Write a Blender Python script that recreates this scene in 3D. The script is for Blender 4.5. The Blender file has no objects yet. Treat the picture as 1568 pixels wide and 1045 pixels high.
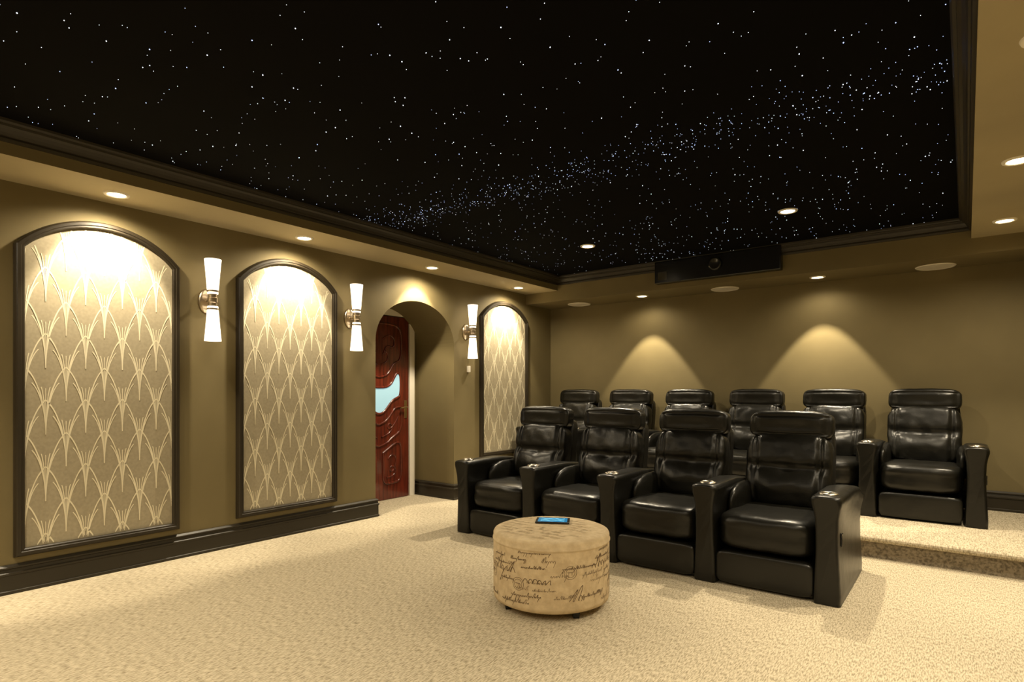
import bpy, bmesh, math, random
from math import sin, cos, pi, radians, sqrt
from mathutils import Vector, Matrix, noise
random.seed(7)
scene = bpy.context.scene
COL = scene.collection
try:
    scene.view_settings.view_transform = 'Standard'
    scene.view_settings.look = 'None'
except Exception as e:
    print(e)

# ---------------------------------------------------------------- materials
def mat(name, col, rough=0.6, metal=0.0, emis=None, estr=0.0, spec=0.5, coat=0.0):
    m = bpy.data.materials.new(name); m.use_nodes = True
    b = m.node_tree.nodes['Principled BSDF']
    b.inputs['Base Color'].default_value = (*col, 1)
    b.inputs['Roughness'].default_value = rough
    b.inputs['Metallic'].default_value = metal
    b.inputs['Specular IOR Level'].default_value = spec
    b.inputs['Coat Weight'].default_value = coat
    if emis:
        b.inputs['Emission Color'].default_value = (*emis, 1)
        b.inputs['Emission Strength'].default_value = estr
    return m

def noise_mat(m, c1, c2, scale=5, stretch=(1, 1, 1), detail=4, bump=0.0, bdist=0.01, lo=0.35, hi=0.65, bscale=None, dist=0.0):
    nt = m.node_tree; N = nt.nodes; L = nt.links
    b = N['Principled BSDF']
    tc = N.new('ShaderNodeTexCoord'); mp = N.new('ShaderNodeMapping')
    mp.inputs['Scale'].default_value = stretch
    L.new(tc.outputs['Object'], mp.inputs['Vector'])
    nz = N.new('ShaderNodeTexNoise'); nz.inputs['Scale'].default_value = scale
    nz.inputs['Detail'].default_value = detail; nz.inputs['Distortion'].default_value = dist
    L.new(mp.outputs[0], nz.inputs['Vector'])
    cr = N.new('ShaderNodeValToRGB')
    cr.color_ramp.elements[0].position = lo; cr.color_ramp.elements[0].color = (*c1, 1)
    cr.color_ramp.elements[1].position = hi; cr.color_ramp.elements[1].color = (*c2, 1)
    L.new(nz.outputs['Fac'], cr.inputs[0]); L.new(cr.outputs[0], b.inputs['Base Color'])
    if bump:
        bp = N.new('ShaderNodeBump'); bp.inputs['Strength'].default_value = bump
        bp.inputs['Distance'].default_value = bdist
        src = nz
        if bscale:
            src = N.new('ShaderNodeTexNoise'); src.inputs['Scale'].default_value = bscale
            src.inputs['Detail'].default_value = 4
            L.new(mp.outputs[0], src.inputs['Vector'])
        L.new(src.outputs['Fac'], bp.inputs['Height']); L.new(bp.outputs[0], b.inputs['Normal'])
    return m

M_wall = noise_mat(mat('olive_wall_paint', (0.2, 0.145, 0.055), 0.7, spec=0.3), (0.160, 0.127, 0.058), (0.174, 0.138, 0.064), 3, bump=0.05, bdist=0.002, bscale=180)
M_soffit = noise_mat(mat('tan_soffit_underside', (0.4, 0.32, 0.17), 0.8, spec=0.2), (0.34, 0.285, 0.175), (0.37, 0.31, 0.19), 2)  # lighter tan for the left, right and front soffit undersides
M_black = mat('black_star_ceiling', (0.004, 0.0037, 0.0036), 0.95, spec=0.04)
M_trim = mat('dark_bronze_trim', (0.026, 0.021, 0.013), 0.38, spec=0.35)
M_frame = mat('dark_panel_frame', (0.024, 0.018, 0.010), 0.4, spec=0.35)
M_fabric = noise_mat(mat('gold_fabric', (0.45, 0.38, 0.25), 0.6, spec=0.3), (0.32, 0.278, 0.19), (0.37, 0.32, 0.22), 60, bump=0.1, bdist=0.001, bscale=500)
M_deco = mat('satin_cream_thread', (0.78, 0.71, 0.52), 0.4, spec=0.5)
M_leather = noise_mat(mat('black_leather', (0.01, 0.009, 0.007), 0.33, spec=0.38), (0.0055, 0.0052, 0.0038), (0.0085, 0.008, 0.006), 4, bump=0.35, bdist=0.012, bscale=9)
M_leatherdk = mat('black_leather_base', (0.006, 0.0055, 0.0045), 0.4)
M_chrome = mat('satin_chrome', (0.55, 0.5, 0.42), 0.25, metal=1.0)
M_brass = mat('brushed_brass', (0.55, 0.42, 0.22), 0.28, metal=1.0)
M_nickel = mat('brushed_nickel', (0.58, 0.49, 0.36), 0.28, metal=1.0)
M_white = mat('white_trim', (0.75, 0.70, 0.6), 0.5)
M_wood = noise_mat(mat('mahogany', (0.2, 0.03, 0.015), 0.25, coat=0.4), (0.06, 0.010, 0.005), (0.135, 0.021, 0.009), 6, stretch=(1, 6, 0.6), detail=6)
M_lamp = mat('downlight_lens', (1, .9, .7), 0.5, emis=(1.0, 0.82, 0.52), estr=18)
M_shade = mat('frosted_glass_shade', (0.9, 0.85, 0.75), 0.5, emis=(1.0, 0.84, 0.64), estr=2.0)
M_star = mat('fibre_star', (1, 1, 1), 0.5, emis=(0.78, 0.86, 1.0), estr=2.8)
M_starb = mat('fibre_star_blue', (1, 1, 1), 0.5, emis=(0.42, 0.55, 1.0), estr=2.4)
for m_ in (M_star, M_starb):
    try: m_.cycles.emission_sampling = 'NONE'
    except Exception: pass
M_glass = mat('blue_door_glass_glow', (0.3, 0.5, 0.6), 0.2, emis=(0.36, 0.60, 0.72), estr=0.45)  # emission stands in for light coming through the glass from outside
M_linen = noise_mat(mat('linen', (0.5, 0.38, 0.2), 0.85, spec=0.2), (0.54, 0.42, 0.26), (0.66, 0.53, 0.34), 25, bump=0.3, bdist=0.002, bscale=300)
M_ink = mat('script_ink', (0.15, 0.10, 0.055), 0.9)
M_screen = mat('tablet_screen', (0.02, 0.1, 0.2), 0.15, emis=(0.03, 0.28, 0.55), estr=0.6)
M_dark = mat('black_plastic', (0.008, 0.008, 0.008), 0.25)

# carpet
def carpet(name, ca, cb, sc=(190, 36, 60)):
    M = mat(name, ca, 0.95, spec=0.1)
    nt = M.node_tree; N = nt.nodes; L = nt.links; b = N['Principled BSDF']
    tc = N.new('ShaderNodeTexCoord')
    mp = N.new('ShaderNodeMapping'); mp.inputs['Scale'].default_value = sc
    L.new(tc.outputs['Object'], mp.inputs[0])
    n1 = N.new('ShaderNodeTexNoise'); n1.inputs['Scale'].default_value = 1.0; n1.inputs['Detail'].default_value = 2; n1.inputs['Distortion'].default_value = 0.3
    L.new(mp.outputs[0], n1.inputs['Vector'])
    cr = N.new('ShaderNodeValToRGB')
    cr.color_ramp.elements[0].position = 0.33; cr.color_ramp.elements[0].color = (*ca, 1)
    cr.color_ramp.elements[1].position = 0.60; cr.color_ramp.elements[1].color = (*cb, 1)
    L.new(n1.outputs['Fac'], cr.inputs[0])
    L.new(cr.outputs[0], b.inputs['Base Color'])
    bp = N.new('ShaderNodeBump'); bp.inputs['Strength'].default_value = 0.3; bp.inputs['Distance'].default_value = 0.003
    L.new(n1.outputs['Fac'], bp.inputs['Height']); L.new(bp.outputs[0], b.inputs['Normal'])
    return M
M_carpet = carpet('cut_loop_carpet', (0.28, 0.235, 0.155), (0.58, 0.505, 0.37))
M_riser_shade = carpet('carpet_riser_shade', (0.14, 0.115, 0.08), (0.30, 0.25, 0.18), (60, 60, 60))  # same carpet in darker colours, painting shade onto the riser face

# ---------------------------------------------------------------- mesh helpers
def obj(name, me, mats, parent=None, smooth=False, loc=None, rot=None):
    o = bpy.data.objects.new(name, me); COL.objects.link(o)
    if isinstance(mats, (list, tuple)):
        if not me.materials:
            for m in mats: me.materials.append(m)
    elif mats and not me.materials: me.materials.append(mats)
    if smooth:
        for p in me.polygons: p.use_smooth = True
    if parent: o.parent = parent
    if loc: o.location = loc
    if rot: o.rotation_euler = rot
    return o

def empty(name, loc=(0, 0, 0)):
    e = bpy.data.objects.new(name, None); COL.objects.link(e); e.location = loc
    e.empty_display_size = 0.1
    return e

def from_lists(name, v, f):
    me = bpy.data.meshes.new(name); me.from_pydata(v, [], f); me.update(); return me

def recalc(me):
    bm = bmesh.new(); bm.from_mesh(me); bmesh.ops.recalc_face_normals(bm, faces=bm.faces); bm.to_mesh(me); bm.free()

def box_me(x0, x1, y0, y1, z0, z1, bevel=0.0):
    bm = bmesh.new(); bmesh.ops.create_cube(bm, size=1)
    for v in bm.verts:
        v.co = Vector(((x0+x1)/2+v.co.x*(x1-x0), (y0+y1)/2+v.co.y*(y1-y0), (z0+z1)/2+v.co.z*(z1-z0)))
    if bevel: bmesh.ops.bevel(bm, geom=bm.edges[:], offset=bevel, segments=3, affect='EDGES', profile=0.5)
    me = bpy.data.meshes.new('box'); bm.to_mesh(me); bm.free(); return me

def box(name, x0, x1, y0, y1, z0, z1, m, parent=None, bevel=0.0):
    return obj(name, box_me(x0, x1, y0, y1, z0, z1, bevel), m, parent)

def cyl_me(profile, seg=32, cap=True):
    v = []; f = []
    n = len(profile)
    for r, z in profile:
        for i in range(seg):
            a = 2*pi*i/seg; v.append((r*cos(a), r*sin(a), z))
    for k in range(n-1):
        for i in range(seg):
            j = (i+1) % seg
            f.append((k*seg+i, k*seg+j, (k+1)*seg+j, (k+1)*seg+i))
    if cap:
        f.append(tuple(range(seg))[::-1]); f.append(tuple((n-1)*seg+i for i in range(seg)))
    me = from_lists('rev', v, f); recalc(me); return me

def cushion_me(sx, sy, sz, p=5, n=14, deform=None, wr=0.0, seed=0):
    bm = bmesh.new(); bmesh.ops.create_cube(bm, size=2)
    bmesh.ops.subdivide_edges(bm, edges=bm.edges[:], cuts=n, use_grid_fill=True)
    for v in bm.verts:
        c = v.co
        c = Vector([math.copysign(abs(t)**0.8, t) for t in c])
        L = (abs(c.x)**p+abs(c.y)**p+abs(c.z)**p)**(1/p)
        q = c/L
        q2 = deform(q) if deform else q
        v.co = Vector((q2.x*sx/2, q2.y*sy/2, q2.z*sz/2))
        if wr:
            w = noise.noise(v.co*14+Vector((seed, seed, 0)))*wr+noise.noise(v.co*30+Vector((seed, 0, seed)))*wr*0.4
            v.co += q.normalized()*w
    for f in bm.faces: f.smooth = True
    me = bpy.data.meshes.new('cushion'); bm.to_mesh(me); bm.free(); return me

def ribbons_me(strokes, place, name='ribbons', lift=None):
    v = []; f = []
    for si, (pts, w, keep) in enumerate(strokes):
        n = len(pts)
        L = []
        for i in range(n):
            a = pts[max(0, i-1)]; b = pts[min(n-1, i+1)]
            dx, dy = b[0]-a[0], b[1]-a[1]; l = sqrt(dx*dx+dy*dy) or 1
            ww = w(i/(n-1)) if callable(w) else w
            nx, ny = -dy/l*ww/2, dx/l*ww/2
            L.append(((pts[i][0]+nx, pts[i][1]+ny), (pts[i][0]-nx, pts[i][1]-ny)))
        for i in range(n-1):
            q = [L[i][0], L[i][1], L[i+1][1], L[i+1][0]]
            if keep and not all(keep(*c) for c in q): continue
            k = len(v)
            if lift: v += [lift(c[0], c[1], si) for c in q]
            else: v += [place(*c) for c in q]
            f.append((k, k+1, k+2, k+3))
    return from_lists(name, v, f)

# ---------------------------------------------------------------- room dims
XL, XR, YB, YF = -4.49, 0.50, 6.64, -2.2
ZS, ZB, ZC = 2.45, 2.32, 2.615
XE, XE2, YE, YE0 = -4.0, 0.03, 6.07, -1.7
AY0, AY1, ASPR, AAPX = 3.64, 4.731, 1.70, 2.135
XD = -5.11
ZP = 0.16; YP = 4.91
T = 0.12

floor = box('floor', XD-0.3, XR+T, YF-T, YB+T, -0.1, 0.0, M_carpet)
pr = [(YP+0.03, 0.0, 1), (YP+0.03, ZP-0.045, 1), (YP+0.008, ZP-0.042, 0), (YP-0.002, ZP-0.034, 0), (YP-0.006, ZP-0.022, 0), (YP-0.004, ZP-0.010, 0), (YP+0.006, ZP-0.002, 0), (YP+0.02, ZP, 0), (YB, ZP, 0)]
v = []; f = []
for y, z, _ in pr: v += [(XL, y, z), (XR, y, z)]
for i in range(len(pr)-1): f.append((2*i, 2*i+1, 2*i+3, 2*i+2))
me = from_lists('floor_riser', v, f); recalc(me); me.materials.append(M_carpet); me.materials.append(M_riser_shade)
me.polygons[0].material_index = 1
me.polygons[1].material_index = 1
obj('floor_riser', me, None)

box('wall_back', XD, XR+T, YB, YB+T, 0, 2.8, M_wall)
box('wall_right', XR, XR+T, YF, YB, 0, 2.8, M_wall)
box('wall_front', XD, XR+T, YF-T, YF, 0, 2.8, M_wall)

NA = 36
yc = (AY0+AY1)/2; ha = (AY1-AY0)/2
arch = [(yc-ha*cos(pi*i/NA), ASPR+(AAPX-ASPR)*sin(pi*i/NA)) for i in range(NA+1)]
v = []; f = []
def q(*p):
    k = len(v); v.extend(p); f.append(tuple(range(k, k+len(p))))
q((XL, YF, 0), (XL, AY0, 0), (XL, AY0, 2.8), (XL, YF, 2.8))
q((XL, AY1, 0), (XL, YB, 0), (XL, YB, 2.8), (XL, AY1, 2.8))
for i in range(NA):
    a, b = arch[i], arch[i+1]
    q((XL, a[0], a[1]), (XL, b[0], b[1]), (XL, b[0], 2.8), (XL, a[0], 2.8))
path = [(AY0, 0)]+arch+[(AY1, 0)]
for i in range(len(path)-1):
    a, b = path[i], path[i+1]
    q((XL, a[0], a[1]), (XD, a[0], a[1]), (XD, b[0], b[1]), (XL, b[0], b[1]))
q((XD, AY0-0.3, 0), (XD, AY1+0.3, 0), (XD, AY1+0.3, 2.8), (XD, AY0-0.3, 2.8))
me = from_lists('wall_left', v, f); recalc(me)
obj('wall_left', me, M_wall)

box('ceiling', XL-T, XR+T, YF, YB+T, ZC, ZC+0.1, M_black)
def soffit(name, x0, x1, y0, y1, z0, und):
    me = box_me(x0, x1, y0, y1, z0, ZC+0.05)
    me.materials.append(M_wall); me.materials.append(und)
    for p in me.polygons: p.material_index = 1 if p.normal.z < -0.5 else 0
    return obj(name, me, None)
soffit('ceiling_soffit_left', XL, XE, YF, YE, ZS, M_soffit)
soffit('ceiling_soffit_right', XE2, XR, YF, YE, ZS, M_soffit)
soffit('ceiling_soffit_front', XE, XE2, YF, YE0, ZS, M_soffit)
soffit('ceiling_soffit_back', XL, XR, YE, YB, ZB, M_wall)

prof = [(0.0, 2.515), (0.014, 2.515), (0.018, 2.53), (0.018, 2.54), (0.026, 2.543), (0.032, 2.556), (0.044, 2.572), (0.058, 2.582), (0.060, 2.59), (0.072, 2.592), (0.078, 2.602), (0.080, ZC)]
v = []; f = []
for o_, z in prof:
    v += [(XE+o_, YE0+o_, z), (XE2-o_, YE0+o_, z), (XE2-o_, YE-o_, z), (XE+o_, YE-o_, z)]
for k in range(len(prof)-1):
    for i in range(4):
        j = (i+1) % 4; f.append((k*4+i, k*4+j, (k+1)*4+j, (k+1)*4+i))
me = from_lists('crown', v, f); recalc(me)
obj('trim_crown', me, M_trim)

bprof = [(0.0, 0.0), (0.026, 0.0), (0.026, 0.018), (0.020, 0.022), (0.020, 0.108), (0.026, 0.113), (0.026, 0.124), (0.018, 0.130), (0.015, 0.146), (0.021, 0.151), (0.021, 0.160), (0.008, 0.172), (0.0, 0.172)]
def baseboard(name, pts, z0=0.0):
    v = []; f = []; n = len(bprof)
    for x, y, nx, ny in pts:
        for o_, z in bprof: v.append((x+nx*o_, y+ny*o_, z0+z))
    for i in range(len(pts)-1):
        for k in range(n-1):
            f.append((i*n+k, i*n+k+1, (i+1)*n+k+1, (i+1)*n+k))
    f.append(tuple(range(n))); f.append(tuple((len(pts)-1)*n+k for k in range(n))[::-1])
    me = from_lists(name, v, f); recalc(me)
    return obj(name, me, M_trim)
baseboard('baseboard_left', [(XL, YF, 1, 0), (XL, AY0, 1, 1), (XD, AY0, 0, 1)])
baseboard('baseboard_archway', [(XD, AY1, 0, -1), (XL, AY1, 1, -1), (XL, YP, 1, 0)])
baseboard('baseboard_riser', [(XL, YP, 1, 0), (XL, YB, 1, -1), (XR, YB, -1, -1), (XR, YP, -1, 0)], ZP)
baseboard('baseboard_right', [(XR, YF, -1, 0), (XR, YP, -1, 0)])

# ---------------------------------------------------------------- wall panels
def arch_panel(y0, y1, z0, zs, za):
    P = empty('arched_fabric_panel', (XL, (y0+y1)/2, z0))
    w = (y1-y0); hw = w/2; zs -= z0; za -= z0; rise = za-zs
    R = (hw*hw+rise*rise)/(2*rise); zc = za-R
    def outline(off, n=28):
        h = hw+off; r = R+off
        pts = [(-h, -off), (h, -off)]
        zsp = zc+sqrt(r*r-h*h)
        a0 = math.atan2(zsp-zc, h); a1 = pi-a0
        for i in range(n+1):
            a = a0+(a1-a0)*i/n
            pts.append((r*cos(a), zc+r*sin(a)))
        return pts
    rings = [(0.0, 0.006), (0.0, 0.030), (0.006, 0.036), (0.016, 0.036), (0.020, 0.042), (0.036, 0.042), (0.042, 0.036), (0.048, 0.020), (0.05, 0.0)]
    v = []; f = []
    for off, x in rings:
        o_ = outline(off); n = len(o_)
        v += [(x, a, b) for a, b in o_]
    for k in range(len(rings)-1):
        for i in range(n):
            j = (i+1) % n; f.append((k*n+i, k*n+j, (k+1)*n+j, (k+1)*n+i))
    me = from_lists('frame', v, f); recalc(me)
    obj('frame', me, M_frame, P)
    o_ = outline(0.001)
    me = from_lists('fabric', [(0.012, a, b) for a, b in o_], [tuple(range(len(o_)))])
    obj('fabric', me, M_fabric, P)
    def inside(a, b):
        if abs(a) > hw-0.002 or b < 0.002: return False
        if b > zs: return a*a+(b-zc)**2 < (R-0.002)**2
        return True
    strokes = []
    a_ = w/8; H = 0.42; pitch = 0.205
    TH = radians(72)
    def fan(cx, by):
        for ex, ey, w0, w1 in ((1.0, 1.0, 0.0030, 0.0068), (0.86, 0.94, 0.0015, 0.0034), (0.64, 0.76, 0.0020, 0.0052), (0.42, 0.73, 0.0018, 0.0050), (0.20, 0.70, 0.0016, 0.0046)):
            for sg in (-1, 1):
                pts = []
                for i in range(17):
                    th = TH*i/16
                    pts.append((cx+sg*(0.0015+a_*ex*(1-cos(th))/(1-cos(TH))), by+H*ey*sin(th)/sin(TH)))
                strokes.append((pts, (lambda s, w0=w0, w1=w1: w0+(w1-w0)*min(1, s*1.6)), inside))
        strokes.append(([(cx, by+H*0.68*i/6) for i in range(7)], (lambda s: 0.0018+0.0022*s), inside))
    r = 0; by = -0.35
    while by < za:
        for k in range(-5, 6):
            fan(2*a_*k+(a_ if r % 2 else 0), by)
        by += pitch; r += 1
    me = ribbons_me(strokes, None, lift=lambda a, b, si: (0.0126+(si*7 % 23)*0.00006, a, b))
    for p in me.polygons:
        if p.normal.x < 0: p.flip()
    obj('deco_fan_pattern', me, M_deco, P)
for y0, y1, z0 in ((0.98, 1.809, 0.26), (2.325, 3.14, 0.262), (5.207, 6.035, 0.48)):
    arch_panel(y0, y1, z0, 2.07, 2.258)

# ---------------------------------------------------------------- sconces
def sconce(y):
    S = empty('wall_sconce', (XL, y, 1.872))
    up = [(0.036, 0.045), (0.041, 0.10), (0.047, 0.18), (0.053, 0.25), (0.058, 0.30), (0.054, 0.30), (0.034, 0.12), (0.02, 0.06)]
    for nm, sg in (('upper_shade', 1), ('lower_shade', -1)):
        me = cyl_me([(r, z*sg) for r, z in up], 28)
        obj(nm, me, M_shade, S, True, loc=(0.11, 0, 0))
    me = cyl_me([(0.012, -0.075), (0.040, -0.072), (0.040, -0.06), (0.030, -0.055), (0.030, -0.02), (0.035, -0.016), (0.035, 0.016), (0.030, 0.02), (0.030, 0.055), (0.040, 0.06), (0.040, 0.072), (0.012, 0.075)], 28)
    obj('metal_body', me, M_nickel, S, False, loc=(0.11, 0, 0))
    me = cyl_me([(0.002, 0.024), (0.045, 0.022), (0.056, 0.016), (0.06, 0.0)], 32)
    for vv in me.vertices: vv.co = Vector((vv.co.z, vv.co.x, vv.co.y*1.55))
    obj('backplate', me, M_nickel, S, True)
    me = cyl_me([(0.012, 0.015), (0.012, 0.10)], 16)
    for vv in me.vertices: vv.co = Vector((vv.co.z, vv.co.x, vv.co.y))
    obj('arm', me, M_nickel, S, True)
for y in (2.05, 3.335, 4.92): sconce(y)
box('light_switch', XL, XL+0.03, 4.94, 4.975, 1.42, 1.49, M_white, bevel=0.004)

# ---------------------------------------------------------------- downlights
LC = (1.0, 0.85, 0.61)
def spot(parent, loc, power, half, blend, tilt=(0, 0), rad=0.03, col=LC):
    l = bpy.data.lights.new('beam', 'SPOT'); l.energy = power; l.color = col
    l.spot_size = radians(2*half); l.spot_blend = blend; l.shadow_soft_size = rad
    o = bpy.data.objects.new('beam', l); COL.objects.link(o); o.parent = parent
    o.location = loc; o.rotation_euler = (radians(tilt[0]), radians(tilt[1]), 0)
    return o
def downlight(x, y, z, pwr=70, tilt=(0, 0), half=34, blend=0.3, spill=14, name='recessed_downlight', r=0.05):
    D = empty(name, (x, y, z))
    me = cyl_me([(r, 0.002), (r, -0.006), (r+0.006, -0.009), (r+0.018, -0.008), (r+0.022, 0.0)], 36, cap=False)
    obj('trim_ring', me, M_white, D, True)
    me = cyl_me([(r, -0.002), (r, -0.004)], 36)
    obj('lens', me, M_lamp, D)
    spot(D, (0, 0, -0.02), pwr, half, blend, tilt)
    if spill: spot(D, (0, 0, -0.02), spill, 80, 0.6)
for y in (-1.35, 0.02, 1.39, 2.72, 4.16, 5.60):
    downlight(-4.25, y, ZS, pwr=120, tilt=(0, 22), half=37, blend=0.35, spill=48)
for y in (-1.4, -0.02, 1.39, 2.77, 4.17, 5.58):
    downlight(0.22, y, ZS, pwr=105, half=42, blend=0.5, spill=46)
for x in (-3.0, -1.15):
    downlight(x, 6.345, ZB, pwr=140, half=34, blend=0.10, spill=10)
for x in (-2.906, -1.105):
    downlight(x, 4.94, ZC, pwr=150, half=50, blend=0.6, spill=46)
    for y in (-0.05, -1.3):
        downlight(x, y, ZC, pwr=75, half=50, blend=0.6, spill=42)

for x, r in ((-3.92, 0.14), (-2.08, 0.14), (-0.22, 0.145)):
    S = empty('ceiling_speaker', (x, 6.45 if x < -3 else 6.46, ZB))
    obj('rim', cyl_me([(r-0.01, 0.0), (r-0.01, -0.010), (r, -0.008), (r+0.006, 0.0)], 40, cap=False), M_white, S, True)
    obj('grille', cyl_me([(r-0.009, 0.0), (r-0.009, -0.006)], 40), M_white, S)

# ---------------------------------------------------------------- stars
v = []; faces = []; mi = []
def star(x, y, r, blue):
    z = ZC-0.004
    k = len(v)
    v.extend([(x+r, y, z), (x-r, y, z), (x, y+r, z), (x, y-r, z), (x, y, z+r), (x, y, z-r)])
    for a, b, c in ((0, 2, 4), (2, 1, 4), (1, 3, 4), (3, 0, 4), (2, 0, 5), (1, 2, 5), (3, 1, 5), (0, 3, 5)):
        faces.append((k+a, k+b, k+c)); mi.append(1 if blue else 0)
xa, xb, ya, yb = XE+0.09, XE2-0.09, YE0+0.1, YE-0.09
def sr():
    t = random.random()
    return 0.0015+0.0016*t**3
for i in range(int((xb-xa)*(yb-ya)*64)):
    star(random.uniform(xa, xb), random.uniform(ya, yb), sr(), random.random() < 0.25)
for i in range(680):
    x = random.uniform(xa, xb)
    y = 3.22+0.05*sin(x*1.7)+random.gauss(0, 0.135)
    star(x, y, sr()*0.9, random.random() < 0.7)
me = from_lists('stars', v, faces); me.materials.append(M_star); me.materials.append(M_starb)
for p, m_ in zip(me.polygons, mi): p.material_index = m_
obj('fibre_optic_star_lights', me, None)

# ---------------------------------------------------------------- projector
P = empty('projector', (-2.04, 5.975, 2.37))
obj('housing', box_me(-0.64, 0.64, 0.0, 0.094, 0.0, 0.235, 0.008), M_dark, P)
me = cyl_me([(0.03, 0.02), (0.05, 0.03), (0.062, 0.03), (0.066, 0.0)], 32)
for vv in me.vertices: vv.co = Vector((vv.co.x, -vv.co.z, vv.co.y))
obj('lens_ring', me, mat('projector_ring', (0.02, 0.02, 0.02), 0.15), P, True, loc=(0.02, 0.0, 0.13))
obj('side_port', box_me(-0.60, -0.50, -0.004, 0.0, 0.03, 0.12), mat('port_glass', (0.05, 0.045, 0.03), 0.1, spec=0.8), P)

# ---------------------------------------------------------------- door
D = empty('door_1', (XD, 4.165, 0))
DW = 0.425
box('slab', 0.0, 0.035, -DW, DW, 0.005, 2.04, M_wood, D)
def curve(name, pts, r, m, parent, x=0.036, cyclic=False):
    c = bpy.data.curves.new(name, 'CURVE'); c.dimensions = '3D'; c.bevel_depth = r; c.bevel_resolution = 3
    s = c.splines.new('NURBS'); s.points.add(len(pts)-1)
    for i, (a, b) in enumerate(pts): s.points[i].co = (x, a, b, 1)
    s.use_cyclic_u = cyclic; s.use_endpoint_u = not cyclic; s.order_u = 3
    c.materials.append(m)
    o = bpy.data.objects.new(name, c); COL.objects.link(o); o.parent = parent; return o
top = [(0, 1.245), (0.10, 1.25), (0.17, 1.29), (0.21, 1.36), (0.25, 1.415), (0.295, 1.40)]
bot = [(0.295, 1.15), (0.25, 1.13), (0.18, 1.10), (0.12, 1.03), (0.06, 0.97), (0, 0.95)]
half = top+[(0.305, 1.28)]+bot
full = half+[(-a, b) for a, b in half[::-1][1:-1]]
me = from_lists('glass', [(0.0375, a, b) for a, b in full], [tuple(range(len(full)))]); recalc(me)
obj('glass', me, M_glass, D)
curve('glass_moulding', full, 0.014, M_wood, D, cyclic=True)
for sg in (-1, 1):
    curve('upper_panel_moulding', [(sg*a, b) for a, b in ((0.0, 1.36), (0.09, 1.37), (0.15, 1.43), (0.2, 1.52), (0.30, 1.55), (0.315, 1.7), (0.31, 1.93), (0.1, 1.96), (0.0, 1.95))], 0.013, M_wood, D)
    curve('upper_scroll', [(sg*a, b) for a, b in ((0.03, 1.5), (0.1, 1.52), (0.13, 1.6), (0.08, 1.66), (0.05, 1.6), (0.1, 1.72), (0.2, 1.68), (0.22, 1.8), (0.12, 1.84), (0.05, 1.78))], 0.010, M_wood, D)
    curve('lower_panel_moulding', [(sg*a, b) for a, b in ((0.0, 0.84), (0.08, 0.86), (0.15, 0.93), (0.22, 1.02), (0.31, 1.03), (0.315, 0.9), (0.3, 0.75), (0.2, 0.70), (0.1, 0.62), (0, 0.60))], 0.013, M_wood, D)
    curve('bottom_panel_moulding', [(sg*a, b) for a, b in ((0.05, 0.52), (0.15, 0.58), (0.24, 0.63), (0.31, 0.62), (0.31, 0.4), (0.31, 0.2), (0.2, 0.18), (0.05, 0.18), (0.05, 0.35), (0.05, 0.52))], 0.013, M_wood, D)
    curve('bottom_scroll', [(sg*a, b) for a, b in ((0.1, 0.25), (0.2, 0.25), (0.25, 0.33), (0.18, 0.38), (0.13, 0.33), (0.2, 0.3), (0.25, 0.45), (0.18, 0.52), (0.12, 0.45))], 0.009, M_wood, D)
    curve('lower_scroll', [(sg*a, b) for a, b in ((0.03, 0.7), (0.12, 0.72), (0.2, 0.8), (0.15, 0.86), (0.1, 0.8), (0.18, 0.78), (0.27, 0.92))], 0.009, M_wood, D)
box('handle_plate', 0.035, 0.045, 0.355, 0.395, 0.90, 1.10, M_brass, D, bevel=0.004)
curve('lever', [(0.375, 1.02), (0.34, 1.025), (0.29, 1.01), (0.27, 1.02)], 0.009, M_brass, D, x=0.075)
box('jamb_trim_right', 0.0, 0.045, DW+0.012, DW+0.085, 0.0, 2.12, M_white, D)
box('jamb_trim_left', 0.0, 0.045, -DW-0.085, -DW-0.012, 0.0, 2.12, M_white, D)
box('head_trim', 0.0, 0.045, -DW-0.02, DW+0.02, 2.05, 2.12, M_white, D)

# ---------------------------------------------------------------- ottoman
OT = empty('round_script_ottoman', (-1.88, 2.785, 0))
R0, Z0, Z1 = 0.33, 0.04, 0.42
prof = [(0.02, Z0), (R0-0.02, Z0), (R0-0.004, Z0+0.008), (R0, Z0+0.03), (R0, 0.2), (R0, Z1-0.06), (R0, Z1-0.054), (R0+0.004, Z1-0.050), (R0+0.004, Z1-0.044), (R0, Z1-0.04), (R0, Z1-0.018), (R0-0.006, Z1-0.006), (R0-0.02, Z1), (0.2, Z1+0.004), (0.02, Z1+0.006)]
obj('body', cyl_me(prof, 72), M_linen, OT, True)
for a in (40, 130, 220, 310):
    me = cyl_me([(0.022, 0.0), (0.028, 0.045)], 4)
    obj('foot', me, M_dark, OT, loc=(0.27*cos(radians(a+23)), 0.27*sin(radians(a+23)), 0))
def cursive(s0, z0, length, amp, slant=0.5, w=0.0022, slope=0.0, keep=None):
    pts = []
    adv = amp*0.62
    n_let = max(2, int(length/adv)); x = s0; K = 12
    for l in range(n_let):
        kind = random.choice('aaauuelhgt')
        up = {'a': .5, 'u': .45, 'e': .5, 'l': 1.7, 'h': 1.5, 'g': .5, 't': 1.3}[kind]
        dn = {'g': -1.5}.get(kind, -0.05)
        lp = {'u': 0.05, 't': 0.04}.get(kind, 0.28)
        wd = adv*random.uniform(.8, 1.3)
        for i in range(K):
            t = i/K
            yy = (up*sin(pi*min(1, t*1.6))) if t < 0.625 else dn*sin(pi*(t-0.625)/0.375)
            yy *= amp
            xx = x+wd*t-lp*amp*sin(2*pi*t)*1.0
            pts.append((xx+yy*slant, z0+yy+slope*(xx-s0)))
        x += wd
    out = []
    for i in range(len(pts)-1):
        for k in range(2):
            t = k/2
            out.append((pts[i][0]*(1-t)+pts[i+1][0]*t, pts[i][1]*(1-t)+pts[i+1][1]*t))
    return (out, lambda s: w, keep)
st = []
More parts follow.
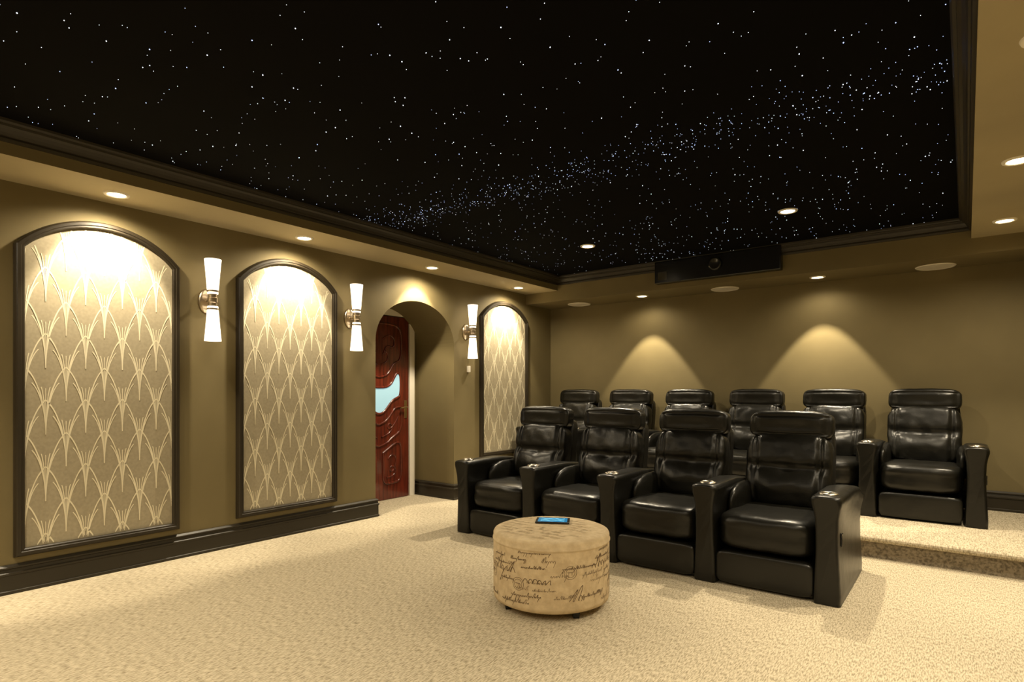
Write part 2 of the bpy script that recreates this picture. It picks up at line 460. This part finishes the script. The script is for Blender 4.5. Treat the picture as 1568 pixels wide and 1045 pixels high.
C = 2*pi*R0
kp = lambda a, b: Z0+0.02 < b < Z1-0.056
for row in range(8):
    z = 0.085+row*0.038
    s = random.uniform(0, .1)
    while s < C:
        L_ = random.uniform(0.06, 0.20)
        if random.random() < 0.75:
            st.append(cursive(s, z, L_, random.choice([0.011, 0.014, 0.018]), 0.6, random.choice([0.0014, 0.0018, 0.0024]), 0.03, kp))
        s += L_+random.uniform(0.03, 0.10)
for i in range(15):
    st.append(cursive(C*i/15+random.uniform(0, .1), random.uniform(0.10, 0.28), random.uniform(0.08, 0.14), 0.045, 0.7, 0.0034, 0.05, kp))
for i in range(8):
    cx, cz = C*i/8+random.uniform(0, .15), random.uniform(0.12, 0.31)
    for rr in (0.034, 0.024):
        st.append(([(cx+rr*cos(2*pi*k/24), cz+rr*sin(2*pi*k/24)) for k in range(25)], 0.002, kp))
    st.append(cursive(cx-0.016, cz, 0.028, 0.009, 0.2, 0.0014, 0, kp))
me = ribbons_me(st, lambda s, z: ((R0+0.0012)*cos(s/R0), (R0+0.0012)*sin(s/R0), z))
obj('script_print', me, M_ink, OT)
st = []
for row in range(-5, 6):
    z0 = row*0.05; hwid = sqrt(max(0.01, 0.29**2-z0*z0))
    s = -hwid
    while s < hwid-0.08:
        L_ = min(random.uniform(0.06, 0.16), hwid-s-0.02)
        st.append(cursive(s, z0, L_, random.choice([0.012, 0.016]), 0.6, 0.0018, 0, lambda a, b: a*a+b*b < 0.3**2))
        s += L_+random.uniform(0.03, 0.08)
me = ribbons_me(st, lambda a, b: (a, b, Z1+0.0062))
obj('script_print_top', me, mat('faded_ink', (0.32, 0.24, 0.13), 0.9), OT)

TB = empty('tablet_computer', (-1.945, 2.90, Z1+0.0068)); TB.rotation_euler = (0, 0, radians(30))
obj('case', box_me(-0.1, 0.1, -0.065, 0.065, 0.0, 0.010, 0.003), M_dark, TB)
obj('screen', box_me(-0.086, 0.086, -0.053, 0.053, 0.009, 0.0108), M_screen, TB)
sc = []
for i in range(3):
    sc.append(([(-0.07+0.14*k/12, -0.03+0.03*i+0.008*sin(k*0.9+i)) for k in range(13)], 0.006, None))
obj('screen_graphics', ribbons_me(sc, lambda a, b: (a, b, 0.0112)), mat('ui_light', (.2, .6, .8), .3, emis=(0.25, 0.75, 0.9), estr=0.8), TB)

# ---------------------------------------------------------------- recliners
def d_seat(q):
    z = q.z
    q = q.copy()
    if z > 0.3: q.z -= 0.10*(1-q.x*q.x)*(1-q.y*q.y)*1.2
    if q.y < 0: q.z += 0.10*(-q.y)*(1 if z > 0 else 0)
    g = math.exp(-((z-0.15)/0.07)**2)
    if q.y < -0.5: q.y += 0.035*g
    return q
def d_back(q):
    q = q.copy()
    if q.y < 0:
        zc_ = 0.02+0.10*q.x*q.x
        g = math.exp(-((q.z-zc_)/0.10)**2)*(1-0.55*q.x*q.x)
        q.y += 0.42*g
        q.y -= 0.28*math.exp(-((q.z+0.45)/0.3)**2)*(1-q.x*q.x)
        for sx in (-0.74, 0.74):
            q.y += 0.22*math.exp(-((q.x-sx)/0.05)**2)*(1 if q.z > 0 else .6)
        q.y += 0.18*math.exp(-(q.x/0.12)**2)*math.exp(-((q.z-0.02)/0.2)**2)
    q.x *= 1.0-0.04*(q.z < 0)*(-q.z)
    return q
def d_head(q):
    q = q.copy()
    if q.y < 0:
        rr = max(abs(q.x)/0.86, abs(q.z)/0.62)
        q.y += 0.16*math.exp(-((rr-1)/0.10)**2)
        q.y += 0.10*math.exp(-(q.x/0.5)**2)*math.exp(-((q.z+0.1)/0.35)**2)
    q.z -= 0.06*(q.x**2)*(1 if q.z > 0 else -1)
    return q
ME_seat = [cushion_me(0.565, 0.66, 0.23, 5, 16, d_seat, 0.005, s) for s in (1, 5, 9)]
ME_back = [cushion_me(0.545, 0.19, 0.50, 5, 26, d_back, 0.006, s) for s in (2, 6, 11)]
ME_head = [cushion_me(0.54, 0.155, 0.205, 4.5, 18, d_head, 0.003, s) for s in (3, 8)]
ME_foot = cushion_me(0.555, 0.08, 0.20, 8, 10, None, 0.002, 4)
ME_shell = cushion_me(0.52, 0.11, 0.80, 9, 12)
ME_inner = cushion_me(0.085, 0.55, 0.27, 2.6, 12, None, 0.004, 2)
for m_ in ME_seat+ME_back+ME_head+[ME_foot, ME_inner, ME_shell]: m_.materials.append(M_leather)
ME_base = box_me(-0.27, 0.27, 0.06, 0.86, 0.0, 0.20, 0.01); ME_base.materials.append(M_leatherdk)

def arm_me():
    half = [(0.070, 0.005), (0.071, 0.06), (0.066, 0.16), (0.060, 0.28), (0.058, 0.40), (0.062, 0.49), (0.072, 0.545), (0.079, 0.57), (0.080, 0.59), (0.074, 0.606), (0.055, 0.614), (0.025, 0.617)]
    sec = half+[(-a, b) for a, b in half[::-1]]
    n = len(sec); v = []; f = []
    stations = [(-0.0, 0.72), (0.003, 0.86), (0.012, 0.95), (0.03, 1.0), (0.2, 1.0), (0.45, 1.0), (0.7, 0.98), (0.86, 0.96), (0.895, 0.9), (0.90, 0.75)]
    for y, s in stations:
        for a, b in sec:
            fy = y
            if y < 0.1: fy = y-0.025*(b/0.6)**3
            drop = 0.0
            if y > 0.5: drop = 0.10*((y-0.5)/0.4)**2*(b/0.6)
            bb = b if s > 0.99 else (0.3+(b-0.3)*(1-(1-s)*0.14) if b > .3 else b)
            v.append((a*s, fy, bb-drop))
    for k in range(len(stations)-1):
        for i in range(n):
            j = (i+1) % n; f.append((k*n+i, k*n+j, (k+1)*n+j, (k+1)*n+i))
    f.append(tuple(range(n))); f.append(tuple((len(stations)-1)*n+i for i in range(n)))
    me = from_lists('arm', v, f); recalc(me)
    for p in me.polygons: p.use_smooth = len(p.vertices) == 4
    me.materials.append(M_leather)
    return me
ME_arm = arm_me()
ME_cup = cyl_me([(0.036, -0.001), (0.036, 0.006), (0.042, 0.008), (0.049, 0.005), (0.051, 0.0)], 32, cap=False); ME_cup.materials.append(M_chrome)
for p in ME_cup.polygons: p.use_smooth = True
ME_cupin = cyl_me([(0.036, 0.0005), (0.036, 0.002)], 32); ME_cupin.materials.append(M_dark)
ME_btn = box_me(-0.006, 0.0, -0.02, 0.02, -0.035, 0.035, 0.002); ME_btn.materials.append(M_dark)

def arm(P, x):
    obj('armrest', ME_arm, None, P, loc=(x, 0, 0))
    obj('cup_holder_ring', ME_cup, None, P, loc=(x, 0.075, 0.617))
    obj('cup_holder_well', ME_cupin, None, P, loc=(x, 0.075, 0.617))
def recliner(x, y, z, pitch, both):
    P = empty('theater_recliner', (x, y, z))
    i = random.randrange(3)
    obj('base', ME_base, None, P)
    obj('footrest', ME_foot, None, P, loc=(0, 0.045, 0.115))
    obj('seat_cushion', ME_seat[i], None, P, loc=(0, 0.325, 0.335))
    obj('back_cushion', ME_back[(i+1) % 3], None, P, loc=(0, 0.685, 0.655), rot=(radians(-12), 0, 0))
    obj('headrest', ME_head[i % 2], None, P, loc=(0, 0.755, 0.965), rot=(radians(-4), 0, 0))
    obj('back_shell', ME_shell, None, P, loc=(0, 0.80, 0.56), rot=(radians(-9), 0, 0))
    for sg in (-1, 1):
        obj('inner_arm_pad', ME_inner, None, P, loc=(sg*(pitch/2-0.085), 0.52, 0.45))
    arm(P, -pitch/2)
    if both:
        arm(P, pitch/2)
        obj('control_button', ME_btn, None, P, loc=(pitch/2+0.066, 0.10, 0.36))
for k, x in enumerate((-3.035, -2.345, -1.655, -0.965)):
    recliner(x, 3.665, 0, 0.69, k == 3)
for k in range(6):
    recliner(-3.90+0.72*k, 5.67, ZP+0.001, 0.72, k == 5)

# ---------------------------------------------------------------- world + camera
w = bpy.data.worlds.new('World'); scene.world = w; w.use_nodes = True
w.node_tree.nodes['Background'].inputs[0].default_value = (0, 0, 0, 1)
cam = bpy.data.cameras.new('Camera'); co = bpy.data.objects.new('Camera', cam); COL.objects.link(co)
cam.sensor_width = 36; cam.lens = 36*896/1568; cam.shift_y = 77.5/1568; cam.clip_start = 0.02
co.location = (0, 0, 1.2); co.rotation_euler = (radians(90), 0, radians(37.84))
scene.camera = co
